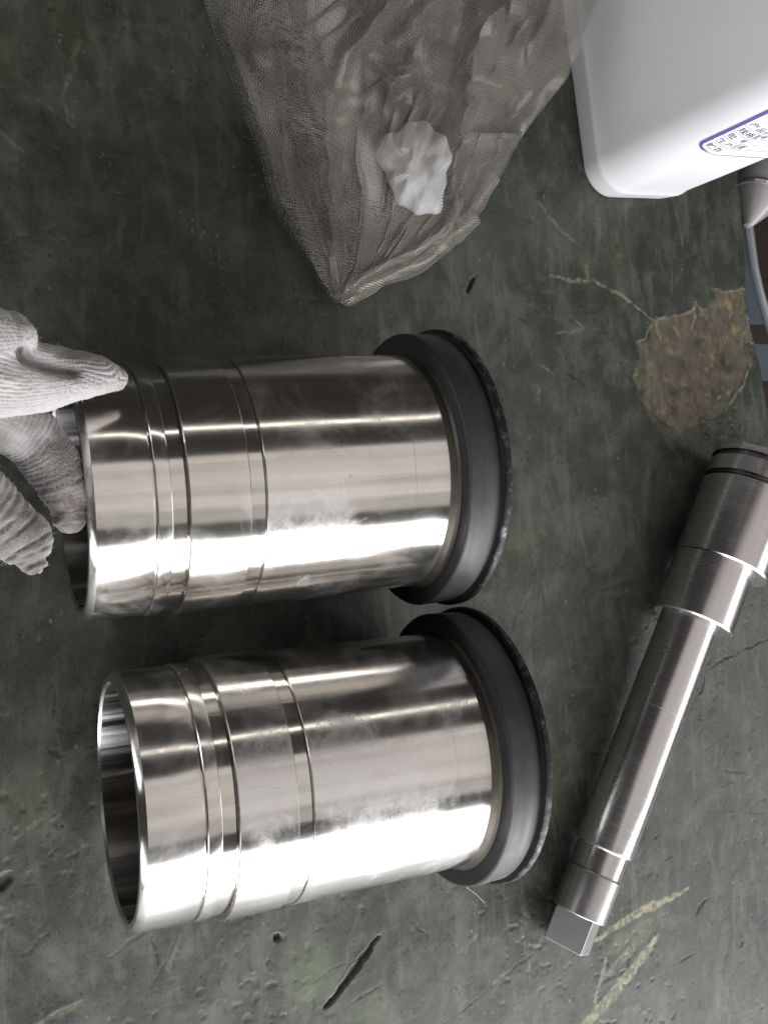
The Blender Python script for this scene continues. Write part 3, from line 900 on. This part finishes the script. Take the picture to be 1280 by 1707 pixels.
# ------------------------------------------------------------------ mesh bag and the white wad in it
BL = np.array([(-220, 262), (-150, 288), (0, 338), (90, 371), (180, 404), (270, 436), (330, 449), (400, 488), (480, 540), (506, 558)], float)
BR = np.array([(-220, 1075), (-150, 1050), (0, 996), (60, 976), (130, 945), (180, 906), (230, 868), (300, 832), (355, 797), (380, 772), (405, 745), (440, 702), (462, 655),
               (480, 618), (498, 582), (506, 564)], float)
LUMP = (694, 276)


def lump_h(px, py):
    dx = (px - LUMP[0]) / 62.0; dy = (py - LUMP[1]) / 76.0
    ang = np.arctan2(dy, dx)
    r = np.hypot(dx, dy) * (1 + 0.09 * np.sin(3 * ang + 0.6) + 0.06 * np.sin(5 * ang) + 0.07 * np.sin(2 * ang + 2.4) + 0.035 * np.sin(11 * ang))
    return r


def bag_z(px, py):
    """height of the upper layer (metres) over photo position"""
    L = np.interp(py, BL[:, 0], BL[:, 1]); R = np.interp(py, BR[:, 0], BR[:, 1])
    b = np.clip((px - L) / (R - L), 0, 1)
    env = np.clip(4 * b * (1 - b), 0, 1) ** 0.55 * sstep(510, 330, py)
    z = 0.004 + 0.022 * env
    def ridge(pts, amp, wd):
        d, tt = polydist(px + 9 * (vnoise(px / 40, py / 40, 41) - 0.5), py + 9 * (vnoise(px / 40, py / 40, 42) - 0.5), pts)
        return amp * np.exp(-(d / wd) ** 2) * np.clip(4 * tt * (1 - tt) + 0.35, 0, 1)
    for pts, a, wd in (
            ([(470, -60), (520, 60), (548, 190), (570, 300), (600, 400)], 0.013, 48),
            ([(700, -40), (640, 20), (580, 85), (548, 190)], 0.010, 17), ([(640, 75), (690, 45), (720, -20)], 0.007, 12),
            ([(345, 20), (400, 130), (440, 230), (480, 330), (560, 480)], 0.006, 18), ([(380, -20), (392, 60)], 0.006, 12),
            ([(420, 78), (436, 100), (440, 120)], 0.010, 16), ([(440, 86), (490, 84)], 0.005, 7),
            ([(545, 330), (556, 400), (562, 490)], 0.005, 12), ([(590, 300), (600, 360), (590, 440)], 0.004, 16),
            ([(684, -10), (692, 60), (690, 120)], 0.006, 10), ([(724, -10), (732, 60), (738, 140)], 0.006, 11), ([(640, 140), (680, 120)], 0.004, 9),
            ([(620, 95), (665, 130), (650, 160)], 0.005, 10),
            ([(800, -40), (790, 60), (775, 150), (757, 250), (752, 320), (770, 370)], 0.018, 22),
            ([(930, -40), (900, 60), (875, 130), (848, 200), (826, 270)], 0.008, 9), ([(960, 0), (920, 110), (880, 190), (820, 300)], 0.006, 22),
            ([(850, -40), (830, 60), (810, 170), (790, 300)], 0.010, 30), ([(880, 30), (860, 80), (868, 140)], 0.006, 12),
            ([(772, 330), (742, 385), (692, 420), (620, 450), (565, 488)], 0.005, 9)):
        z = z + ridge(pts, a, wd)
    # valleys between main bag and right-hand flap
    for pts, a, wd in (([(770, -20), (760, 80), (742, 180), (736, 300)], 0.016, 24), ([(740, 420), (690, 445), (600, 478)], 0.003, 10),
                       ([(690, 150), (720, 200), (735, 250)], 0.006, 22), ([(460, 120), (480, 220), (520, 330)], 0.008, 22)):
        z = z - ridge(pts, a, wd)
    rdg = lambda a, c, sd: np.clip(1 - np.abs(2 * fbm(a, c, sd, 2) - 1) * 2.4, 0, 1)
    wv = 0.5 * (fbm(px / 120, py / 120, 57, 3) - 0.5)
    z = z + 0.0048 * env * rdg(b * 6.5 + wv, py / 330, 54) ** 1.5 + 0.0020 * rdg(b * 15 + 2 * wv, py / 210, 55) ** 2 * (0.3 + env)
    z = z + 0.0007 * rdg(b * 34 + 3 * wv, py / 120, 58) ** 2 + 0.0040 * env * (fbm(px / 70, py / 110, 51, 3) - 0.5)
    # a few cross creases where the cloth is bunched
    z = z + 0.0022 * env * rdg(px / 60 + 0.6 * py / 45, py / 70 - 0.3 * px / 60, 59) ** 3
    lr = lump_h(px, py)
    z = np.maximum(z, 0.027 * np.sqrt(np.clip(1 - (lr / 1.25) ** 2, 0, 1)))
    return np.maximum(z, 0.0022)


def build_bag():
    root = empty('mesh_bag', tuple(bp1(640, 200, 0)), 'crumpled grey translucent nylon mesh bag with a white wad inside', 'mesh bag')
    base = np.array(root.location)

    def layer(name, zf, nu, nv, inset, mat, uvrot, wobble=True):
        py = np.linspace(-215, 505, nv); b = np.linspace(0, 1, nu)
        B, PY = np.meshgrid(b, py, indexing='ij')
        L = np.interp(PY, BL[:, 0], BL[:, 1]) + inset; R = np.interp(PY, BR[:, 0], BR[:, 1]) - inset
        edge = 4 * (fbm(PY / 60, PY * 0 + B.round(), 61, 3) - 0.5)
        PX = L + (R - L) * B + edge * np.abs(2 * B - 1) ** 3
        Z = zf(PX, PY)
        # cloth falls to the bench at its own border
        bord = sstep(0, 0.035, B) * sstep(0, 0.03, 1 - B)
        # the upper right of the bag is propped against the jug
        zed = np.interp(PY, [-220, 0, 60, 130, 180, 230], [0.080, 0.058, 0.048, 0.030, 0.012, 0.0016])
        prop = zed * sstep(0.62, 1.0, B)
        Z = 0.0016 + (Z - 0.0016) * bord
        Z = np.maximum(Z, prop) if name == 'lower_layer' else Z * (1 - 0.6 * sstep(0.7, 1.0, B) * (zed > 0.004)) + prop
        W = bp(PX, PY, Z)
        flat = bp(PX, PY, Z * 0)
        # cloth coordinates follow the gathered cloth, so the weave bends with the folds
        g = 0.0042 * (fbm(PX / 60, PY / 60, 71, 3) - 0.5) + 0.35 * Z; k = 0.0060 * (fbm(PX / 70, PY / 70, 72, 3) - 0.5) - 0.30 * Z
        u = flat[..., 0] + g + 0.25 * B * (PY / 700) * 0.1; v = flat[..., 1] + k
        c, s = math.cos(uvrot), math.sin(uvrot)
        uv = np.stack([c * u - s * v, s * u + c * v], -1)
        o = mesh_np(name, (W - base).reshape(-1, 3), gridquads(nu, nv), mat, root, uv=uv.reshape(-1, 2))
        return o
    layer('upper_layer', bag_z, 300, 330, 0, M_NET, 0.55)
    layer('lower_layer', lambda x, y: 0.0012 + 0.0012 * fbm(x / 30, y / 30, 81, 3), 70, 80, 5, M_NET, 0.15)
    # rolled seams: along the lower right border, and inside it
    def roll(pts, rad, zc):
        n = 90
        pts = np.array(pts, float)
        tt = np.linspace(0, len(pts) - 1, n)
        px = np.interp(tt, range(len(pts)), pts[:, 0]); py = np.interp(tt, range(len(pts)), pts[:, 1])
        ker = np.ones(9) / 9
        px = np.convolve(np.pad(px, 4, 'edge'), ker, 'valid'); py = np.convolve(np.pad(py, 4, 'edge'), ker, 'valid')
        zz = zc if np.isscalar(zc) else np.interp(tt, range(len(pts)), zc)
        C = bp(px, py, np.zeros(n) + zz)
        T = np.gradient(C, axis=0); T /= np.linalg.norm(T, axis=1)[:, None]
        N1 = np.cross(T, [0, 0, 1.0]); N1 /= np.linalg.norm(N1, axis=1)[:, None]
        N2 = np.cross(N1, T)
        th = np.linspace(0, 2 * math.pi, 25)
        rv = rad * (0.8 + 0.4 * fbm(tt * 1.5, tt * 0 + pts[0, 0], 91, 2))[:, None] * (1 + 0.12 * np.sin(3 * th[None] + tt[:, None] * 3))
        rv = rv * np.clip(np.minimum(np.arange(n), np.arange(n)[::-1]) / 5.0, 0.25, 1)[:, None]
        V = C[:, None] + rv[..., None] * (np.cos(th)[None, :, None] * N1[:, None] + 0.7 * np.sin(th)[None, :, None] * N2[:, None])
        arc = np.cumsum(np.r_[0, np.linalg.norm(np.diff(C, axis=0), axis=1)])
        uv = np.stack([np.repeat(arc[:, None], 25, 1), np.repeat((th * rad)[None], n, 0)], -1)
        uv = uv @ np.array([[0.8, 0.6], [-0.6, 0.8]])
        mesh_np('hem', (V - base).reshape(-1, 3), gridquads(n, 25), M_HEM, root, uv=uv.reshape(-1, 2))
    roll([(800, 352), (775, 380), (745, 404), (705, 440), (660, 458), (625, 470), (590, 492), (566, 505)], 0.0048, 0.0040)
    roll([(826, 288), (806, 326), (786, 356), (764, 382)], 0.0042, 0.0045)
    roll([(772, 325), (757, 362), (735, 392), (700, 415), (650, 438), (605, 462), (570, 492)], 0.0026, 0.0085)
    roll([(548, 400), (556, 440), (563, 500)], 0.0022, 0.009)

    # white wad
    n = 90
    u = np.linspace(-1, 1, n)
    A, Bv = np.meshgrid(u, u, indexing='ij')
    # square to disc
    DX = A * np.sqrt(1 - Bv ** 2 / 2); DY = Bv * np.sqrt(1 - A ** 2 / 2)
    ang = np.arctan2(DY, DX)
    k = 1 / (1 + 0.09 * np.sin(3 * ang + 0.6) + 0.06 * np.sin(5 * ang) + 0.07 * np.sin(2 * ang + 2.4) + 0.035 * np.sin(11 * ang))
    px = LUMP[0] + 60 * DX * k; py = LUMP[1] + 74 * DY * k
    r = np.hypot(DX, DY)
    f = np.zeros(px.shape)
    for i, (an, fr, ph, am) in enumerate(((0.4, 2.1, 0.3, 0.0022), (1.5, 2.8, 1.1, 0.0020), (2.4, 3.7, 2.0, 0.0014), (0.9, 5.1, 0.7, 0.0010))):
        q = (DX * math.cos(an) + DY * math.sin(an)) * fr + ph + 0.5 * vnoise(DX * 2, DY * 2, 95 + i)
        f += am * np.abs((q % 2) - 1)
    z = 0.022 * np.sqrt(np.clip(1 - r ** 2, 0, 1)) + 0.001 + f * np.sqrt(np.clip(1 - r ** 2, 0, 1)) - 0.003 * np.clip(1 - r ** 2, 0, 1)
    W = bp(px, py, z)
    o = mesh_np('paper_wad', W.reshape(-1, 3), gridquads(n, n), M_PAPER, None)
    tag(o, 'crumpled white paper wad inside the mesh bag', 'paper wad')


build_bag()

# ------------------------------------------------------------------ gloved hand
def build_hand():
    """chains of (photo x, photo y, z, radius); all grown into one continuous surface"""
    chains = {
        'thumb': ([(-190, 600, .150, .021), (-90, 612, .142, .020), (-10, 622, .136, .0165), (60, 628, .130, .0135), (115, 626, .126, .0112), (160, 626, .122, .0090), (192, 631, .119, .0055)], 1),
        'web': ([(-150, 540, .150, .017), (-60, 562, .145, .015), (-4, 568, .140, .0125), (10, 566, .139, .011)], 1),
        'index': ([(-190, 640, .140, .020), (-90, 655, .128, .0155), (-10, 690, .120, .0130), (55, 730, .113, .0118), (95, 785, .109, .0115), (112, 830, .108, .0105), (116, 862, .108, .0062)], 0),
        'middle': ([(-210, 700, .140, .019), (-130, 770, .128, .0145), (-60, 815, .122, .0130), (-5, 855, .118, .0122), (30, 893, .116, .0112), (46, 918, .116, .0098), (54, 936, .116, .0060)], 0),
        'ring': ([(-250, 760, .140, .018), (-180, 850, .126, .0140), (-110, 900, .118, .0125), (-70, 950, .114, .0115), (-52, 985, .113, .0070)], 0),
        'little': ([(-290, 800, .140, .016), (-230, 900, .126, .0125), (-170, 950, .118, .0110), (-135, 990, .114, .0100), (-120, 1015, .113, .0060)], 0),
        'palm': ([(-420, 700, .185, .026), (-330, 690, .170, .028), (-230, 665, .155, .027), (-170, 640, .150, .022)], 0),
        'palm_edge': ([(-420, 740, .180, .026), (-330, 770, .165, .024), (-260, 780, .150, .020)], 0),
    }
    bm = bmesh.new()
    segs = []
    for cn, (pts, lengthwise) in chains.items():
        P = np.array([bp1(x, y, z) for x, y, z, r in pts]); R = np.array([p[3] for p in pts])
        n = 46
        tt = np.linspace(0, len(P) - 1, n)
        # catmull-rom
        def cr(A):
            Ap = np.concatenate([[2 * A[0] - A[1]], A, [2 * A[-1] - A[-2]]])
            i = np.clip(np.floor(tt).astype(int), 0, len(A) - 2); f = (tt - i)
            if A.ndim > 1: f = f[:, None]
            p0, p1, p2, p3 = Ap[i], Ap[i + 1], Ap[i + 2], Ap[i + 3]
            return 0.5 * (2 * p1 + (p2 - p0) * f + (2 * p0 - 5 * p1 + 4 * p2 - p3) * f ** 2 + (3 * p1 - p0 - 3 * p2 + p3) * f ** 3)
        Cc = cr(P); Rc = np.maximum(cr(R), 0.003)
        arc = np.cumsum(np.r_[0, np.linalg.norm(np.diff(Cc, axis=0), axis=1)])
        T = np.gradient(Cc, axis=0); T /= np.linalg.norm(T, axis=1)[:, None]
        up = np.array([0, 0, 1.0])
        N1 = np.cross(T, up); N1 /= np.linalg.norm(N1, axis=1)[:, None]; N2 = np.cross(N1, T)
        segs.append((cn, Cc, Rc, arc, N1, N2, lengthwise))
        th = np.linspace(0, 2 * math.pi, 24, endpoint=False)
        rings = []
        # rounded caps
        ext = [(-1, 0.25), (-0.75, 0.66), (-0.4, 0.92)]
        rows = []
        for e, f in ext: rows.append((Cc[0] + T[0] * Rc[0] * e, Rc[0] * f, N1[0], N2[0]))
        for i in range(n): rows.append((Cc[i], Rc[i], N1[i], N2[i]))
        for e, f in ext[::-1]: rows.append((Cc[-1] - T[-1] * Rc[-1] * e, Rc[-1] * f, N1[-1], N2[-1]))
        flatk = 0.86 if cn in ('index', 'middle', 'thumb') else 1.0
        for c, r, a, b in rows:
            rings.append([bm.verts.new(Vector(c + r * (math.cos(q) * a + flatk * math.sin(q) * b))) for q in th])
        for r0, r1 in zip(rings[:-1], rings[1:]):
            for k in range(24): bm.faces.new((r0[k], r0[(k + 1) % 24], r1[(k + 1) % 24], r1[k]))
        bm.faces.new(rings[0][::-1]); bm.faces.new(rings[-1])
    bmesh.ops.recalc_face_normals(bm, faces=bm.faces)
    me = bpy.data.meshes.new('hand_src'); bm.to_mesh(me); bm.free()
    src = bpy.data.objects.new('hand_src', me); COL.objects.link(src)
    rm = src.modifiers.new('r', 'REMESH'); rm.mode = 'VOXEL'; rm.voxel_size = 0.00062; rm.use_smooth_shade = True
    sm = src.modifiers.new('s', 'SMOOTH'); sm.iterations = 6; sm.factor = 0.5
    dg = bpy.context.evaluated_depsgraph_get()
    hm = bpy.data.meshes.new_from_object(src.evaluated_get(dg))
    bpy.data.objects.remove(src)
    hm.name = 'gloved_hand'
    nv = len(hm.vertices)
    co = np.empty(nv * 3, np.float32); hm.vertices.foreach_get('co', co); co = co.reshape(-1, 3).astype(float)
    no = np.empty(nv * 3, np.float32); hm.vertices.foreach_get('normal', no); no = no.reshape(-1, 3).astype(float)
    best = np.full(nv, 1e9); U = np.zeros(nv); A = np.zeros(nv); Lw = np.zeros(nv); Rr = np.ones(nv) * .01
    for cn, Cc, Rc, arc, N1, N2, lw in segs:
        for i in range(len(Cc) - 1):
            a, b = Cc[i], Cc[i + 1]; ab = b - a
            t = np.clip(((co - a) @ ab) / (ab @ ab), 0, 1)
            d = co - a - t[:, None] * ab
            dist = np.linalg.norm(d, axis=1) - (Rc[i] * (1 - t) + Rc[i + 1] * t)
            m = dist < best
            best[m] = dist[m]; U[m] = (arc[i] + t * (arc[i + 1] - arc[i]))[m]
            A[m] = np.arctan2(d @ N2[i], d @ N1[i])[m]; Lw[m] = lw; Rr[m] = Rc[i]
    pitch = 0.00125
    circ = A * 0.0115
    # lengthwise wales on the thumb, crosswise courses on the fingers, both broken up by stitches
    x = np.where(Lw > 0.5, circ, U) + 0.0011 * (fbm(U * 90, circ * 90, 101, 3) - 0.5)
    y = np.where(Lw > 0.5, U, circ)
    row = np.abs(((x / pitch) % 1) - 0.5) * 2
    st = np.abs(((y / 0.0019 + 0.5 * (np.floor(x / pitch) % 2)) % 1) - 0.5) * 2
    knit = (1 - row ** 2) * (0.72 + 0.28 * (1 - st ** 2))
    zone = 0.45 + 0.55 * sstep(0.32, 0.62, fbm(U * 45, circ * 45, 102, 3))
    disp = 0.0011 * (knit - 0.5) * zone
    # slack folds in the cloth
    fold = fbm(co[:, 0] * 75 + 3, co[:, 1] * 75 + co[:, 2] * 60, 103, 3) - 0.5
    disp += 0.0042 * fold
    cr1 = bp1(85, 606, .14); d1, _ = polydist(co[:, 0], co[:, 1], [tuple(bp1(40, 596, .14)[:2]), tuple(cr1[:2]), tuple(bp1(122, 618, .135)[:2])])
    disp -= 0.0050 * np.exp(-(d1 / 0.0028) ** 2) * (Lw > 0.5)
    co2 = co + no * disp[:, None]
    hm.vertices.foreach_set('co', co2.astype(np.float32).ravel())
    so = hm.attributes.new('soil_shade', 'FLOAT', 'POINT')
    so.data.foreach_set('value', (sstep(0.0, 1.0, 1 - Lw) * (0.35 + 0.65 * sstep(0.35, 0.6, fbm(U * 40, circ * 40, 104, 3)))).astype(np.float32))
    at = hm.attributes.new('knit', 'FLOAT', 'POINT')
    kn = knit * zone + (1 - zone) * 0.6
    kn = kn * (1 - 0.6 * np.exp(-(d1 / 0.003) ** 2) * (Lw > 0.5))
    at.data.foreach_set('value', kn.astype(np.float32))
    hm.polygons.foreach_set('use_smooth', np.full(len(hm.polygons), True))
    hm.update()
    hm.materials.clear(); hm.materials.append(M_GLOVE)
    hand = bpy.data.objects.new('gloved_hand', hm); COL.objects.link(hand)
    tag(hand, 'hand in a white knitted cotton glove gripping the liner rim', 'gloved hand')
    # loose fibres standing off the cotton
    vis = np.where((co2[:, 1] > 0.035))[0]
    rs = np.random.RandomState(8)
    pick = rs.choice(vis, 4200)
    b = co2[pick]; nn = no[pick] + 0.8 * rs.randn(len(pick), 3); nn /= np.linalg.norm(nn, axis=1)[:, None]
    ln = (0.0004 + 0.0018 * rs.rand(len(pick)) ** 4)[:, None]
    side = np.cross(nn, rs.randn(len(pick), 3)); side /= np.linalg.norm(side, axis=1)[:, None]
    wv = 0.00004
    bend = rs.randn(len(pick), 3) * 0.0005
    v = np.stack([b - side * wv, b + side * wv, b + nn * ln * 0.55 + bend * 0.4 + side * wv * .8, b + nn * ln * 0.55 + bend * 0.4 - side * wv * .8,
                  b + nn * ln + bend + side * wv * 0.4, b + nn * ln + bend - side * wv * 0.4], 1).reshape(-1, 3)
    i0 = np.arange(len(pick))[:, None] * 6
    q = np.concatenate([i0 + np.array([[0, 1, 2, 3]]), i0 + np.array([[3, 2, 4, 5]])], 0)
    mf = mat_plain('cotton_fuzz', (0.62, 0.58, 0.57), 0.9, 0, 200, 0.1, 0)
    fz = mesh_np('fuzz', v, q, mf, hand)
    tag(fz, kind='stuff')
    # sleeve of the arm behind the cuff, outside the picture
    P = np.array([bp1(-400, 715, .182), bp1(-470, 720, .20), bp1(-620, 735, .235)])
    d = P[2] - P[0]; Ln = np.linalg.norm(d)
    sl = revolve('sleeve', [(-0.01, 0.030), (-0.012, 0.038), (0.0, 0.040), (0.10, 0.044), (0.24, 0.050), (0.24, 0.045)],
                 mat_plain('dark_sleeve_cloth', (0.03, 0.035, 0.05), 0.9), None, 48)
    frame_to(sl, P[0], d / Ln)
    sl.parent = hand


build_hand()


# ------------------------------------------------------------------ stray hair on the bench below the flange
def build_hair():
    pts = np.array([bp1(757, 1458, 0.004), bp1(775, 1478, 0.0015), bp1(792, 1490, 0.0012), bp1(808, 1506, 0.0012)])
    tt = np.linspace(0, 3, 24)
    C = np.stack([np.interp(tt, range(4), pts[:, k]) for k in range(3)], -1)
    th = np.linspace(0, 2 * math.pi, 5)
    V = C[:, None] + 0.00016 * np.stack([np.cos(th), np.sin(th) * 0.6, np.sin(th)], -1)[None]
    o = mesh_np('stray_hair', V.reshape(-1, 3), gridquads(24, 5), mat_plain('pale_hair', (0.5, 0.48, 0.44), 0.5))
    tag(o, 'thin pale hair lying on the bench under the free liner flange', 'hair')


build_hair()
